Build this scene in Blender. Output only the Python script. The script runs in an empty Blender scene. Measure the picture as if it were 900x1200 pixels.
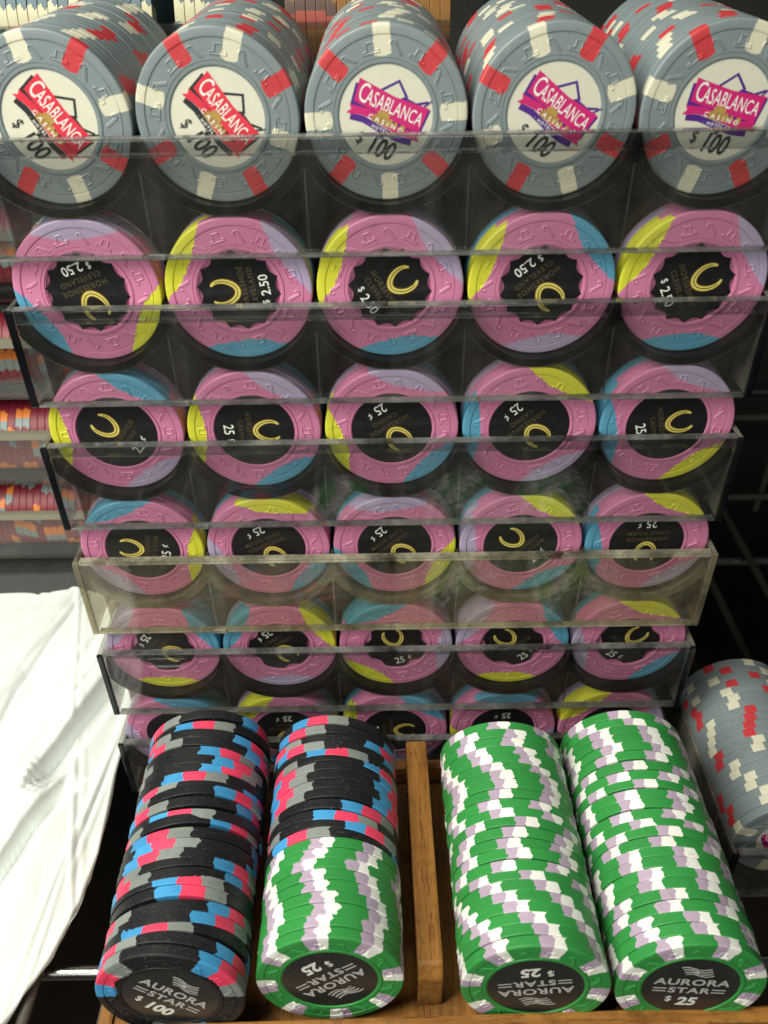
import bpy, bmesh, math, random
import numpy as np
from mathutils import Matrix, Vector

SC = bpy.context.scene
COL = SC.collection
MM = 0.001
rng = random.Random(7)
PI = math.pi
rad = math.radians

# ------------------------------------------------------------------ camera
FPX = 987.2295
PITCH, YAW, ROLL = 0.645, -0.0003, -0.0148
CAM = (-1.8663, -218.5866, 45.6965)
ct, st = math.cos(PITCH), math.sin(PITCH)
fw = Vector((math.sin(YAW) * ct, math.cos(YAW) * ct, -st))
rt = fw.cross(Vector((0, 0, 1))).normalized()
up = rt.cross(fw)
c_, s_ = math.cos(ROLL), math.sin(ROLL)
rt, up = c_ * rt + s_ * up, -s_ * rt + c_ * up
cd = bpy.data.cameras.new('camera')
cam = bpy.data.objects.new('camera', cd)
COL.objects.link(cam)
m4 = Matrix((rt, up, -fw)).transposed().to_4x4()
m4.translation = Vector(CAM) * MM
cam.matrix_world = m4
cd.sensor_fit = 'HORIZONTAL'
cd.sensor_width = 36
cd.lens = FPX / 900 * 36
cd.clip_start = 0.005
cd.clip_end = 20
cd.dof.use_dof = True
cd.dof.focus_distance = 0.262
cd.dof.aperture_fstop = 24
SC.camera = cam

# ------------------------------------------------------------------ light
w = bpy.data.worlds.new("World")
SC.world = w
w.use_nodes = True
w.node_tree.nodes['Background'].inputs[0].default_value = (0.80, 1.0, 0.88, 1)
w.node_tree.nodes['Background'].inputs[1].default_value = 0.028


def area(name, loc, target, sx, sy, power, col):
    l = bpy.data.lights.new(name, 'AREA')
    l.shape = 'RECTANGLE'
    l.size, l.size_y = sx * MM, sy * MM
    l.energy = power
    l.color = col
    o = bpy.data.objects.new(name, l)
    COL.objects.link(o)
    o.location = Vector(loc) * MM
    o.rotation_euler = (Vector(target) - Vector(loc)).to_track_quat('-Z', 'Y').to_euler()
    return o


area('ceiling_lamp', (-330, -225, 330), (0, -60, -160), 240, 460, 6.0, (1.0, 0.985, 0.86))
area('front_fill', (-60, -520, 120), (0, 0, -60), 420, 260, 1.15, (1.0, 0.98, 0.86))  # added soft fill from the front, no actual lamp

SC.view_settings.view_transform = 'Standard'
SC.view_settings.look = 'None'
SC.view_settings.exposure = 0.0
SC.view_settings.gamma = 1
SC.render.engine = 'CYCLES'
SC.cycles.max_bounces = 24
SC.cycles.diffuse_bounces = 3
SC.cycles.glossy_bounces = 4
SC.cycles.transmission_bounces = 8
SC.cycles.transparent_max_bounces = 64
SC.cycles.caustics_reflective = False
SC.cycles.caustics_refractive = False
SC.cycles.sample_clamp_indirect = 4
try:
    SC.cycles.use_denoising = True
    SC.cycles.denoiser = 'OPENIMAGEDENOISE'
except Exception:
    pass


# ------------------------------------------------------------------ shader helpers
class N:
    """a float socket with arithmetic that grows Math nodes"""
    def __init__(s, t, sock):
        s.t, s.s = t, sock

    def _op(s, op, *o):
        n = s.t.nodes.new('ShaderNodeMath')
        n.operation = op
        for i, a in enumerate((s,) + o):
            if isinstance(a, N):
                s.t.links.new(a.s, n.inputs[i])
            else:
                n.inputs[i].default_value = a
        return N(s.t, n.outputs[0])

    def __add__(s, o): return s._op('ADD', o)
    __radd__ = __add__
    def __sub__(s, o): return s._op('SUBTRACT', o)
    def __mul__(s, o): return s._op('MULTIPLY', o)
    __rmul__ = __mul__
    def __lt__(s, o): return s._op('LESS_THAN', o)
    def __gt__(s, o): return s._op('GREATER_THAN', o)
    def sin(s): return s._op('SINE')
    def cos(s): return s._op('COSINE')
    def abs(s): return s._op('ABSOLUTE')
    def sqrt(s): return s._op('SQRT')
    def round(s): return s._op('ROUND')
    def mod(s, o): return s._op('FLOORED_MODULO', o)
    def mn(s, o): return s._op('MINIMUM', o)
    def mx(s, o): return s._op('MAXIMUM', o)


def atan2(a, b):
    return a._op('ARCTAN2', b)


def new_mat(name):
    m = bpy.data.materials.new(name)
    m.use_nodes = True
    t = m.node_tree
    return m, t, t.nodes['Principled BSDF']


def mixc(t, fac, a, b):
    n = t.nodes.new('ShaderNodeMix')
    n.data_type = 'RGBA'
    t.links.new(fac.s, n.inputs[0])
    for i, v in ((6, a), (7, b)):
        if isinstance(v, tuple):
            n.inputs[i].default_value = (*v, 1)
        else:
            t.links.new(v, n.inputs[i])
    return n.outputs[2]


def noise(t, vec, scale, detail=2, rough=.5):
    n = t.nodes.new('ShaderNodeTexNoise')
    n.inputs['Scale'].default_value = scale
    n.inputs['Detail'].default_value = detail
    n.inputs['Roughness'].default_value = rough
    if vec is not None:
        t.links.new(vec, n.inputs['Vector'])
    return n


def bump(t, bsdf, h, strength, dist):
    b = t.nodes.new('ShaderNodeBump')
    b.inputs['Strength'].default_value = strength
    b.inputs['Distance'].default_value = dist
    t.links.new(h, b.inputs['Height'])
    t.links.new(b.outputs[0], bsdf.inputs['Normal'])


def chip_mat(name, base, fn, rough=.42, vary=.10):
    """clay chip: fn(t, x, y, z, r, phi, jit) -> list of (mask, colour) painted in order"""
    m, t, p = new_mat(name)
    a = t.nodes.new('ShaderNodeAttribute')
    a.attribute_name = 'lc'
    sp = t.nodes.new('ShaderNodeSeparateXYZ')
    t.links.new(a.outputs['Vector'], sp.inputs[0])
    x, y, z = (N(t, sp.outputs[i]) for i in range(3))
    oi = t.nodes.new('ShaderNodeObjectInfo')
    rnd = N(t, oi.outputs['Random'])
    r = (x * x + z * z).sqrt()
    phi = atan2(z, x)
    ad = t.nodes.new('ShaderNodeVectorMath')
    ad.operation = 'MULTIPLY_ADD'
    cx = t.nodes.new('ShaderNodeCombineXYZ')
    for i, k in enumerate((37, 91, 53)):
        t.links.new((rnd * k).s, cx.inputs[i])
    t.links.new(a.outputs['Vector'], ad.inputs[0])
    ad.inputs[1].default_value = (1, 1, 1)
    t.links.new(cx.outputs[0], ad.inputs[2])
    vec = ad.outputs[0]
    jn = noise(t, vec, .75, 2, .6)
    jit = N(t, jn.outputs[0]) - .5
    c = None
    cur = base
    for mask, col in fn(t, x, y, z, r, phi, jit, rnd):
        cur = mixc(t, mask, cur, col)
    if isinstance(cur, tuple):
        rgb = t.nodes.new('ShaderNodeRGB')
        rgb.outputs[0].default_value = (*cur, 1)
        cur = rgb.outputs[0]
    # clay mottling and a little handling dirt
    mo = noise(t, vec, .35, 4, .65)
    hv = t.nodes.new('ShaderNodeHueSaturation')
    val = (N(t, mo.outputs[0]) - .5) * (vary * 2.4) + 1.0 + (rnd - .5) * vary
    t.links.new(val.s, hv.inputs['Value'])
    t.links.new(cur, hv.inputs['Color'])
    sm_ = t.nodes.new('ShaderNodeMapping')
    sm_.inputs['Scale'].default_value = (.5, 2.2, 1.1)
    sm_.inputs['Rotation'].default_value = (.4, .9, .2)
    t.links.new(vec, sm_.inputs[0])
    sn = noise(t, sm_.outputs[0], 1.3, 5, .75)
    scuff = ((N(t, sn.outputs[0]) - .60).mx(0.) * 3.0).mn(.28)
    grime = ((N(t, mo.outputs[0]) - .56).mx(0.) * 1.6).mn(.25)
    worn = mixc(t, grime, mixc(t, scuff, hv.outputs[0], (.55, .54, .50)), (.05, .045, .04))
    t.links.new(worn, p.inputs['Base Color'])
    fine = noise(t, vec, 3.2, 3, .6)
    rr = N(t, fine.outputs[0]) * .25 + (rough - .12)
    t.links.new(rr.s, p.inputs['Roughness'])
    p.inputs['Specular IOR Level'].default_value = .35
    bump(t, p, fine.outputs[0], .25, 0.0001)
    return m


def sectors(phi, n, off=0.):
    s = 2 * PI / n
    k = ((phi + off) * (1 / s)).round()
    return k, phi + off - k * s


def fn_grey(t, x, y, z, r, phi, jit, rnd):
    k, u = sectors(phi, 8)
    tt = r * u.sin() + jit * .9 * (r * .05)
    ins = (tt.abs() < 2.0) * (r > (tt * tt * .16 + 12.9 + jit * .4))
    odd = k.mod(2.) > .5
    return [(ins, (.64, .62, .49)), (ins * odd, (.52, .045, .055))]


def fn_pink(order):
    def fn(t, x, y, z, r, phi, jit, rnd):
        out = []
        cols = [(.66, .66, .05), (.10, .33, .50), (.44, .36, .55)]
        if order < 0:
            cols = [cols[0], cols[2], cols[1]]
        R, d, q0 = 19.6, 58., 43.7
        for i, c in enumerate(cols):
            an = 2 * PI * i / 3
            ca, sa = math.cos(an), math.sin(an)
            px = x * ca + z * sa
            q = z * ca - x * sa
            st_ = (px * .9 + q * .35).sin() * .22     # pressed, slightly ragged rim of the insert
            ins = ((px - d) * (px - d) + q * q).sqrt() < (jit * 1.6 + q0 + st_)
            out.append((ins, c))
        return out
    return fn


def jag(y, k, amp):
    return ((y * 1.5 + k * 2.3).sin() * amp) + ((y * 3.1 + k * 4.1).sin() * amp * .45)


def fn_black(t, x, y, z, r, phi, jit, rnd):
    k, u = sectors(phi, 3)
    u = u + jit * .07
    j1 = jag(y, k, .018)
    ins = ((u + j1).abs() < rad(29)) * (r > (14.4 + jit * 1.6 + (u * 9.).cos() * .5))
    return [(ins, (.22, .245, .235)), (ins * ((u + jag(y, k, .012)) > rad(-9.6)), (.80, .055, .13)),
            (ins * ((u - jag(y, k, .014)) > rad(10)), (.055, .30, .60))]


def fn_green(t, x, y, z, r, phi, jit, rnd):
    k, u = sectors(phi, 8)
    u = u + jit * .055
    ins = ((u + jag(y, k, .02)).abs() < rad(9.9)) * (r > (14.3 + jit * 1.7))
    return [(ins, (.86, .86, .82)), (ins * ((u - jag(y, k, .022)) > 0.), (.46, .36, .48))]


def fn_two(n, ca, cb, half=13):
    def fn(t, x, y, z, r, phi, jit, rnd):
        k, u = sectors(phi, n)
        u = u + jit * .12
        ins = ((u + jag(y, k, .03)).abs() < rad(half)) * (r > 14.3)
        return [(ins, ca), (ins * (u > 0.), cb)]
    return fn


GREY = chip_mat('grey_clay', (.195, .238, .252), fn_grey)
PINKP = chip_mat('pink_clay', (.60, .205, .375), fn_pink(1), vary=.07)
PINKN = chip_mat('pink_clay_reverse', (.60, .205, .375), fn_pink(-1), vary=.07)
BLACK = chip_mat('black_clay', (.010, .011, .013), fn_black, rough=.5, vary=.25)
GREEN = chip_mat('green_clay', (.034, .27, .058), fn_green, vary=.13)
RED = chip_mat('red_clay', (.19, .011, .027), fn_two(5, (.66, .18, .025), (.20, .25, .26), 12))
BLUE = chip_mat('blue_clay', (.05, .10, .125), fn_two(4, (.48, .45, .30), (.48, .45, .30), 9))
ORANGE = chip_mat('orange_clay', (.22, .10, .02), fn_two(5, (.09, .05, .04), (.30, .06, .04), 12))


def plain(name, col, rough=.4, metal=0., spec=.5, nscale=None, namp=.1):
    m, t, p = new_mat(name)
    p.inputs['Base Color'].default_value = (*col, 1)
    p.inputs['Roughness'].default_value = rough
    p.inputs['Metallic'].default_value = metal
    p.inputs['Specular IOR Level'].default_value = spec
    if nscale:
        tc = t.nodes.new('ShaderNodeTexCoord')
        n = noise(t, tc.outputs['Object'], nscale, 4, .6)
        hv = t.nodes.new('ShaderNodeHueSaturation')
        hv.inputs['Color'].default_value = (*col, 1)
        v = (N(t, n.outputs[0]) - .5) * (namp * 2) + 1.0
        t.links.new(v.s, hv.inputs['Value'])
        t.links.new(hv.outputs[0], p.inputs['Base Color'])
        rr = N(t, n.outputs[0]) * .3 + (rough - .15)
        t.links.new(rr.s, p.inputs['Roughness'])
    return m


INLAY_BLACK = plain('black_inlay', (.012, .012, .013), .32, nscale=400, namp=.3)
INLAY_AURORA = plain('charcoal_inlay', (.022, .024, .024), .28, nscale=300, namp=.25)
INLAY_WHITE = plain('white_inlay', (.63, .62, .52), .38, nscale=300, namp=.05)
INK_WHITE = plain('white_ink', (.80, .80, .76), .4)
INK_SILVER = plain('silver_ink', (.50, .50, .48), .4)
INK_BRONZE = plain('bronze_ink', (.085, .066, .03), .4)
INK_BLACK = plain('black_ink', (.02, .02, .025), .4)
INK_MAGENTA = plain('magenta_ink', (.55, .015, .16), .4)
INK_RED = plain('red_ink', (.66, .03, .06), .4)
INK_NAVY = plain('navy_ink', (.07, .015, .22), .4)
INK_GOLD = plain('gold_ink', (.42, .26, .07), .4)
GOLD = plain('gold_foil', (.86, .76, .20), .3, .3)
GOLD_DARK = plain('bronze_foil', (.22, .11, .015), .35, .4)


def acrylic(name, tint, haze, hazecol, rough=.02, smear=None, gl=1.0):
    """clear plastic: light goes straight through, Fresnel reflection, a haze of dust, scratches and some painted reflections"""
    m, t, p = new_mat(name)
    out = t.nodes['Material Output']
    t.nodes.remove(p)
    tr = t.nodes.new('ShaderNodeBsdfTransparent')
    tr.inputs[0].default_value = (*tint, 1)
    gloss = t.nodes.new('ShaderNodeBsdfGlossy')
    gloss.inputs['Roughness'].default_value = rough
    gloss.inputs['Color'].default_value = (gl, gl, gl, 1)
    geo = t.nodes.new('ShaderNodeNewGeometry')
    dt = t.nodes.new('ShaderNodeVectorMath')
    dt.operation = 'DOT_PRODUCT'
    t.links.new(geo.outputs['Normal'], dt.inputs[0])
    t.links.new(geo.outputs['Incoming'], dt.inputs[1])
    inv = (N(t, dt.outputs['Value']).abs() * -1.0) + 1.0        # Schlick reflectance, the same from both sides of the sheet
    fr = (inv._op('POWER', 5.0)) * .9 + .035
    df = t.nodes.new('ShaderNodeBsdfDiffuse')
    df.inputs[0].default_value = (*hazecol, 1)
    tc = t.nodes.new('ShaderNodeTexCoord')
    n = noise(t, tc.outputs['Object'], 45, 5, .7)
    mp = t.nodes.new('ShaderNodeMapping')
    mp.inputs['Scale'].default_value = (60, 60, 900)
    mp.inputs['Rotation'].default_value = (0, .5, 0)
    t.links.new(tc.outputs['Object'], mp.inputs[0])
    n2 = noise(t, mp.outputs[0], 2.5, 3, .6)
    mp3 = t.nodes.new('ShaderNodeMapping')
    mp3.inputs['Scale'].default_value = (120, 120, 9)
    t.links.new(tc.outputs['Object'], mp3.inputs[0])
    n3 = noise(t, mp3.outputs[0], 1.0, 3, .6)          # soft vertical wipe marks
    n4 = noise(t, tc.outputs['Object'], 1400, 1, .5)    # specks of dust
    sc = ((N(t, n2.outputs[0]) - .64).mx(0.)) * (haze * 2.2) + ((N(t, n3.outputs[0]) - .52).mx(0.)) * (haze * 3.0) + (N(t, n4.outputs[0]) > .76) * (haze * .8)
    hz = (N(t, n.outputs[0]) - .3).mx(0.) * (haze * 5) * .5 + sc
    a = t.nodes.new('ShaderNodeMixShader')
    t.links.new(hz.mn(.9).s, a.inputs[0])
    t.links.new(tr.outputs[0], a.inputs[1])
    t.links.new(df.outputs[0], a.inputs[2])
    b = t.nodes.new('ShaderNodeMixShader')
    t.links.new(fr.s, b.inputs[0])
    t.links.new(a.outputs[0], b.inputs[1])
    t.links.new(gloss.outputs[0], b.inputs[2])
    t.links.new(b.outputs[0], out.inputs[0])
    return m


ACR = acrylic('clear_acrylic', (.955, .955, .95), .028, (.55, .53, .48))
ACR_CUP = acrylic('smoky_shade_acrylic', (.13, .13, .135), .03, (.24, .27, .30), .12, gl=.5)  # smoky plastic, tint darkened further to put shade inside the racks
ACR_EDGE = acrylic('dark_acrylic_edge', (.10, .11, .13), .10, (.12, .14, .17), .12)
ACR_RIM = acrylic('reflection_band_acrylic', (.70, .71, .71), .05, (.40, .41, .40), .08)  # grey band painted for the reflection inside a panel's top edge
CLEAN = acrylic('clean_acrylic', (.90, .90, .88), .012, (.45, .42, .38))
ACR_LIP = acrylic('shaded_cradle_lip', (.03, .033, .038), .012, (.10, .13, .16), .1, gl=.6)  # near-black tint stands for the unlit front edge of the cradles
GLINT = acrylic('glint_acrylic', (.30, .31, .31), .16, (.40, .41, .42), .06)  # pale haze paints the glint on the cradles' lower edge
ACR_SHADE = acrylic('shade_web_dark', (.46, .39, .38), .032, (.13, .095, .09), .2, gl=.35)  # dark tint of the added shade sheets
OLD_SHADE = acrylic('shade_web_yellowed', (.58, .51, .45), .08, (.26, .22, .17), .2, gl=.35)  # same added shade sheet, tinted for the yellowed rack
ACR_SIDE = acrylic('side_reflection_acrylic', (.82, .82, .80), .24, (.58, .55, .46), .08)  # beige haze painted in for reflections along the side panels
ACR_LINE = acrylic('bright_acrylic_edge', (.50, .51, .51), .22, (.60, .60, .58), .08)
OLD_SIDE = acrylic('yellowed_side_acrylic', (.80, .78, .70), .22, (.70, .66, .52), .08)
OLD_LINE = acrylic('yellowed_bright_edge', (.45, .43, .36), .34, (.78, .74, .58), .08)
OLD_LIP = acrylic('yellowed_cradle_lip', (.50, .47, .38), .40, (.46, .42, .31), .1)
OLD = acrylic('yellowed_acrylic', (.92, .91, .86), .075, (.68, .62, .46))
OLD_CUP = acrylic('yellowed_cup_acrylic', (.62, .59, .50), .12, (.48, .44, .34), .06)
OLD_EDGE = acrylic('yellowed_acrylic_edge', (.62, .58, .44), .30, (.60, .56, .42), .12)
OLD_RIM = acrylic('yellowed_acrylic_rim', (.50, .47, .38), .55, (.74, .70, .53), .08)


def wood_mat(name, c1, c2, c3):
    m, t, p = new_mat(name)
    tc = t.nodes.new('ShaderNodeTexCoord')
    mp = t.nodes.new('ShaderNodeMapping')
    mp.inputs['Scale'].default_value = (1, .07, 1)
    t.links.new(tc.outputs['Object'], mp.inputs[0])
    n = noise(t, mp.outputs[0], 420, 6, .65)
    n2 = noise(t, mp.outputs[0], 1700, 3, .6)
    cr = t.nodes.new('ShaderNodeValToRGB')
    e = cr.color_ramp.elements
    e[0].position, e[0].color = .32, (*c1, 1)
    e[1].position, e[1].color = .62, (*c2, 1)
    t.links.new(n.outputs[0], cr.inputs[0])
    pores = (N(t, n2.outputs[0]) < .38) * .8
    c = mixc(t, pores, cr.outputs[0], c3)
    n3 = noise(t, tc.outputs['Object'], 90, 5, .7)      # handling grime and dents
    c = mixc(t, ((N(t, n3.outputs[0]) - .52).mx(0.) * 4.).mn(.7), c, c3)
    t.links.new(c, p.inputs['Base Color'])
    p.inputs['Roughness'].default_value = .38
    bump(t, p, n2.outputs[0], .3, .0004)
    return m


WOOD = wood_mat('oak', (.20, .082, .016), (.35, .158, .036), (.10, .035, .008))
WOODX = wood_mat('oak_crosswise', (.20, .082, .016), (.35, .158, .036), (.10, .035, .008))
for n_ in WOODX.node_tree.nodes:
    if n_.type == 'MAPPING':
        n_.inputs['Scale'].default_value = (.07, 1, 1)
CHROME = plain('chrome', (.55, .55, .54), .22, 1.0, nscale=150, namp=.2)
WIRE = plain('dull_chrome_wire', (.13, .115, .10), .4, .35, nscale=200, namp=.3)
DARKW = plain('dark_wire', (.03, .03, .03), .4, .6)
FLOOR = plain('dark_floor', (.030, .021, .015), .6, nscale=20, namp=.3)
WALL = plain('dark_wall', (.016, .016, .014), .8, nscale=20, namp=.3)
DARKBOX = plain('dark_grey_plastic', (.045, .047, .045), .45, nscale=80, namp=.3)
CREAM = plain('cream_plastic', (.21, .20, .15), .3, nscale=60, namp=.1)


def bag_mat():
    m, t, p = new_mat('white_plastic_film')
    tc = t.nodes.new('ShaderNodeTexCoord')
    mp = t.nodes.new('ShaderNodeMapping')
    mp.inputs['Scale'].default_value = (1, .45, 1)
    mp.inputs['Rotation'].default_value = (0, 0, -.25)
    t.links.new(tc.outputs['Object'], mp.inputs[0])
    vo = t.nodes.new('ShaderNodeTexVoronoi')       # crinkle facets
    vo.inputs['Scale'].default_value = 70
    nz = noise(t, mp.outputs[0], 40, 5, .6)
    mxv = t.nodes.new('ShaderNodeMix')
    mxv.data_type = 'VECTOR'
    mxv.inputs[0].default_value = .03
    t.links.new(mp.outputs[0], mxv.inputs[4])
    t.links.new(nz.outputs[1], mxv.inputs[5])
    t.links.new(mxv.outputs[1], vo.inputs['Vector'])
    n2 = noise(t, tc.outputs['Object'], 18, 3, .6)
    v = mixc(t, (N(t, n2.outputs[0]) - .35).mx(0.) * .8, (.90, .94, .92), (.84, .89, .83))
    t.links.new(v, p.inputs['Base Color'])
    p.inputs['Roughness'].default_value = .32
    h = N(t, vo.outputs['Distance']) * .6 + N(t, nz.outputs[0])
    bump(t, p, h.s, .16, .002)
    return m


BAG = bag_mat()


# ------------------------------------------------------------------ mesh helpers
def tag(o, label=None, cat=None, group=None, kind=None):
    for k, v in (('label', label), ('category', cat), ('group', group), ('kind', kind)):
        if v:
            o[k] = v
    return o


def link(name, me, parent=None, loc=None, roty=0.):
    o = bpy.data.objects.new(name, me)
    COL.objects.link(o)
    if parent:
        o.parent = parent
    if loc is not None:
        o.location = Vector(loc) * MM
    if roty:
        o.rotation_euler = (0, roty, 0)
    return o


def empty(name, loc, rotz=0.):
    o = bpy.data.objects.new(name, None)
    o.empty_display_size = .01
    COL.objects.link(o)
    o.location = Vector(loc) * MM
    o.rotation_euler = (0, 0, rotz)
    return o


class MB:
    """collects verts (mm) and faces with material slots"""
    def __init__(s):
        s.v, s.f, s.mi, s.lc, s.sm = [], [], [], [], []

    def add(s, vs, fs, mi=0, mat=None, lc=None, smooth=False):
        b = len(s.v)
        s.lc += list(lc if lc is not None else vs)
        s.v += [tuple(mat @ Vector(v)) for v in vs] if mat is not None else list(vs)
        s.f += [tuple(i + b for i in f) for f in fs]
        s.mi += [mi] * len(fs) if isinstance(mi, int) else list(mi)
        s.sm += [smooth] * len(fs)

    def box(s, x0, x1, y0, y1, z0, z1, mi=0, fm=None):
        """fm: material per face in order -x +x -y +y -z +z"""
        vs = [(x, y, z) for x in (x0, x1) for y in (y0, y1) for z in (z0, z1)]
        fs = [(0, 1, 3, 2), (4, 6, 7, 5), (0, 4, 5, 1), (2, 3, 7, 6), (0, 2, 6, 4), (1, 5, 7, 3)]
        s.add(vs, fs, fm if fm else mi)

    def tube(s, pts, r, n=10, mi=0):
        pts = [Vector(p) for p in pts]
        rings = []
        for i, p in enumerate(pts):
            d = (pts[min(i + 1, len(pts) - 1)] - pts[max(i - 1, 0)]).normalized()
            a = d.cross(Vector((0, 0, 1)) if abs(d.z) < .9 else Vector((1, 0, 0))).normalized()
            b = d.cross(a)
            rings.append([tuple(p + r * (math.cos(2 * PI * k / n) * a + math.sin(2 * PI * k / n) * b)) for k in range(n)])
        vs = [v for rg in rings for v in rg]
        fs = [(i * n + k, i * n + (k + 1) % n, (i + 1) * n + (k + 1) % n, (i + 1) * n + k)
              for i in range(len(pts) - 1) for k in range(n)]
        fs += [tuple(range(n))[::-1], tuple((len(pts) - 1) * n + k for k in range(n))]
        s.add(vs, fs, mi, smooth=True)

    def mesh(s, name, mats, lc=False, bevel=0, sharp=None):
        me = bpy.data.meshes.new(name)
        me.from_pydata([(x * MM, y * MM, z * MM) for x, y, z in s.v], [], s.f)
        for m in mats:
            me.materials.append(m)
        me.polygons.foreach_set('material_index', s.mi)
        me.polygons.foreach_set('use_smooth', s.sm)
        if lc:
            at = me.attributes.new('lc', 'FLOAT_VECTOR', 'POINT')
            at.data.foreach_set('vector', [c for v in s.lc for c in v])
        bm = bmesh.new()
        bm.from_mesh(me)
        if bevel:
            bmesh.ops.bevel(bm, geom=bm.edges[:], offset=bevel * MM, segments=2, affect='EDGES', profile=.6)
        bmesh.ops.recalc_face_normals(bm, faces=bm.faces[:])
        bm.to_mesh(me)
        bm.free()
        if sharp is not None:
            me.set_sharp_from_angle(angle=rad(sharp))
        me.update()
        return me


def boxmesh(name, mat, *b, bevel=.3):
    q = MB()
    q.box(*b)
    return q.mesh(name, [mat], bevel=bevel)


# ------------------------------------------------------------------ chips
R, T = 19.6, 3.14


def lathe(profile, n):
    vs, fs = [], []
    for (r, y) in profile:
        for k in range(n):
            a = 2 * PI * k / n
            vs.append((r * math.cos(a), y, r * math.sin(a)))
    for i in range(len(profile) - 1):
        for k in range(n):
            fs.append((i * n + k, i * n + (k + 1) % n, (i + 1) * n + (k + 1) % n, (i + 1) * n + k))
    fs.append(tuple(range(n)))
    fs.append(tuple((len(profile) - 1) * n + k for k in range(n))[::-1])
    return vs, fs


def ridge(q, pts, wd, h, y0):
    """a raised moulded line along a polyline lying on the chip's face"""
    for (x0, z0), (x1, z1) in zip(pts[:-1], pts[1:]):
        d = Vector((x1 - x0, z1 - z0))
        L = d.length
        d.normalize()
        nx, nz = -d.y * wd / 2, d.x * wd / 2
        ex, ez = d.x * wd * .3, d.y * wd * .3
        x0 -= ex; z0 -= ez; x1 += ex; z1 += ez
        vs = [(x0 + nx, y0, z0 + nz), (x0, y0 - h, z0), (x0 - nx, y0, z0 - nz),
              (x1 + nx, y0, z1 + nz), (x1, y0 - h, z1), (x1 - nx, y0, z1 - nz)]
        q.add(vs, [(0, 1, 4, 3), (1, 2, 5, 4), (0, 2, 1), (3, 4, 5)])


HAT = [[(-1.75, -.95), (1.75, -.95), (1.75, -.45), (.85, -.45), (.7, 1.2), (-.7, 1.2), (-.85, -.45), (-1.75, -.45), (-1.75, -.95)]]
CANE = [[(-1.5, -1.2), (-.2, .75), (.1, 1.15), (.6, 1.3), (1.05, 1.1), (1.2, .65), (.95, .3)], [(-1.15, -1.35), (.2, .65)]]


def front_chip_mesh(name, mat, ri, motif_off=0., shallow=1., nseg=96):
    q = MB()
    d = .28 * shallow
    prof = [(ri - .3, .9), (ri - .3, d), (ri, d), (ri + .12, .02), (ri + .8, .0), (ri + .86, d * 1.1), (ri + 1.06, d * 1.1), (ri + 1.12, d * .5), (17.15, d * .5), (17.2, d * 1.2), (17.42, d * 1.2), (17.5, .02),
            (18.7, 0.), (19.28, .08), (19.53, .28), (R, .55), (R, T - .35), (19.5, T - .1), (18.6, T)]
    vs, fs = lathe(prof, nseg)
    q.add(vs, fs, smooth=True)
    rc = (ri + .95 + 17.3) / 2
    k_ = min(1.0, (17.3 - ri - .95) / 3.6)
    for k in range(16):
        a = 2 * PI * k / 16 + motif_off
        for pl in (HAT if k % 2 == 0 else CANE):
            pts = []
            for (u, v) in pl:
                u, v = u * k_ * 1.05, v * k_
                rr_ = rc + v
                aa = a + u / rr_
                pts.append((rr_ * math.cos(aa), rr_ * math.sin(aa)))
            ridge(q, pts, .52, .20 * shallow, d * .5)
    return q.mesh(name, [mat], lc=True, sharp=14)


def back_chip_data(n=56):
    # slightly crowned clay edge with softened corners
    return lathe([(18.2, 0.0), (19.36, .01), (19.54, .08), (R, .22), (R, T - .22), (19.54, T - .08), (19.36, T - .01), (18.2, T)], n)


BV, BF = back_chip_data()


def back_chip_mesh(name, mat):
    q = MB()
    q.add(BV, BF, smooth=True)
    return q.mesh(name, [mat], lc=True, sharp=14)


def disc(q, r, y, mi=0, n=64, rfn=None):
    vs = [(rfn(2 * PI * k / n) * math.cos(2 * PI * k / n) if rfn else r * math.cos(2 * PI * k / n), y,
           rfn(2 * PI * k / n) * math.sin(2 * PI * k / n) if rfn else r * math.sin(2 * PI * k / n)) for k in range(n)]
    q.add(vs, [tuple(range(n))[::-1]], mi)


def poly(q, pts, y, mi=0):
    q.add([(x, y, z) for x, z in pts], [tuple(range(len(pts)))], mi)


def strip(q, pts, wd, y, mi=0, taper=None):
    n = len(pts)
    L, Rr = [], []
    for i in range(n):
        a = Vector(pts[max(i - 1, 0)])
        b = Vector(pts[min(i + 1, n - 1)])
        d = (b - a).normalized()
        ww = wd if taper is None else wd * taper(i / (n - 1))
        L.append((pts[i][0] - d.y * ww / 2, y, pts[i][1] + d.x * ww / 2))
        Rr.append((pts[i][0] + d.y * ww / 2, y, pts[i][1] - d.x * ww / 2))
    q.add(L + Rr, [(i, i + 1, n + i + 1, n + i) for i in range(n - 1)], mi)


def text(q, s, size, cx, cz, y, mi=0, sx=1., shear=0., bold=0., spacing=1., rot=0., rescale=None):
    """lettering laid flat on a chip's face, centred on (cx, cz), mm"""
    cu = bpy.data.curves.new('t', 'FONT')
    cu.body = s
    cu.size = size
    cu.shear = shear
    cu.offset = bold
    cu.space_character = spacing
    cu.align_x = 'CENTER'
    cu.resolution_u = 3
    o = bpy.data.objects.new('t', cu)
    COL.objects.link(o)
    dg = bpy.context.evaluated_depsgraph_get()
    dg.update()
    me = bpy.data.meshes.new_from_object(o.evaluated_get(dg))
    co = [v.co.copy() for v in me.vertices]
    zs = [c.y for c in co]
    mid = (min(zs) + max(zs)) / 2
    ca, sa = math.cos(rot), math.sin(rot)
    vs = []
    for c in co:
        X, Z = c.x * sx, c.y - mid
        if rescale:
            Z *= rescale(X)
        vs.append((cx + X * ca - Z * sa, y, cz + X * sa + Z * ca))
    q.add(vs, [tuple(p.vertices) for p in me.polygons], mi)
    bpy.data.objects.remove(o)
    bpy.data.meshes.remove(me)
    bpy.data.curves.remove(cu)


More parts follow.
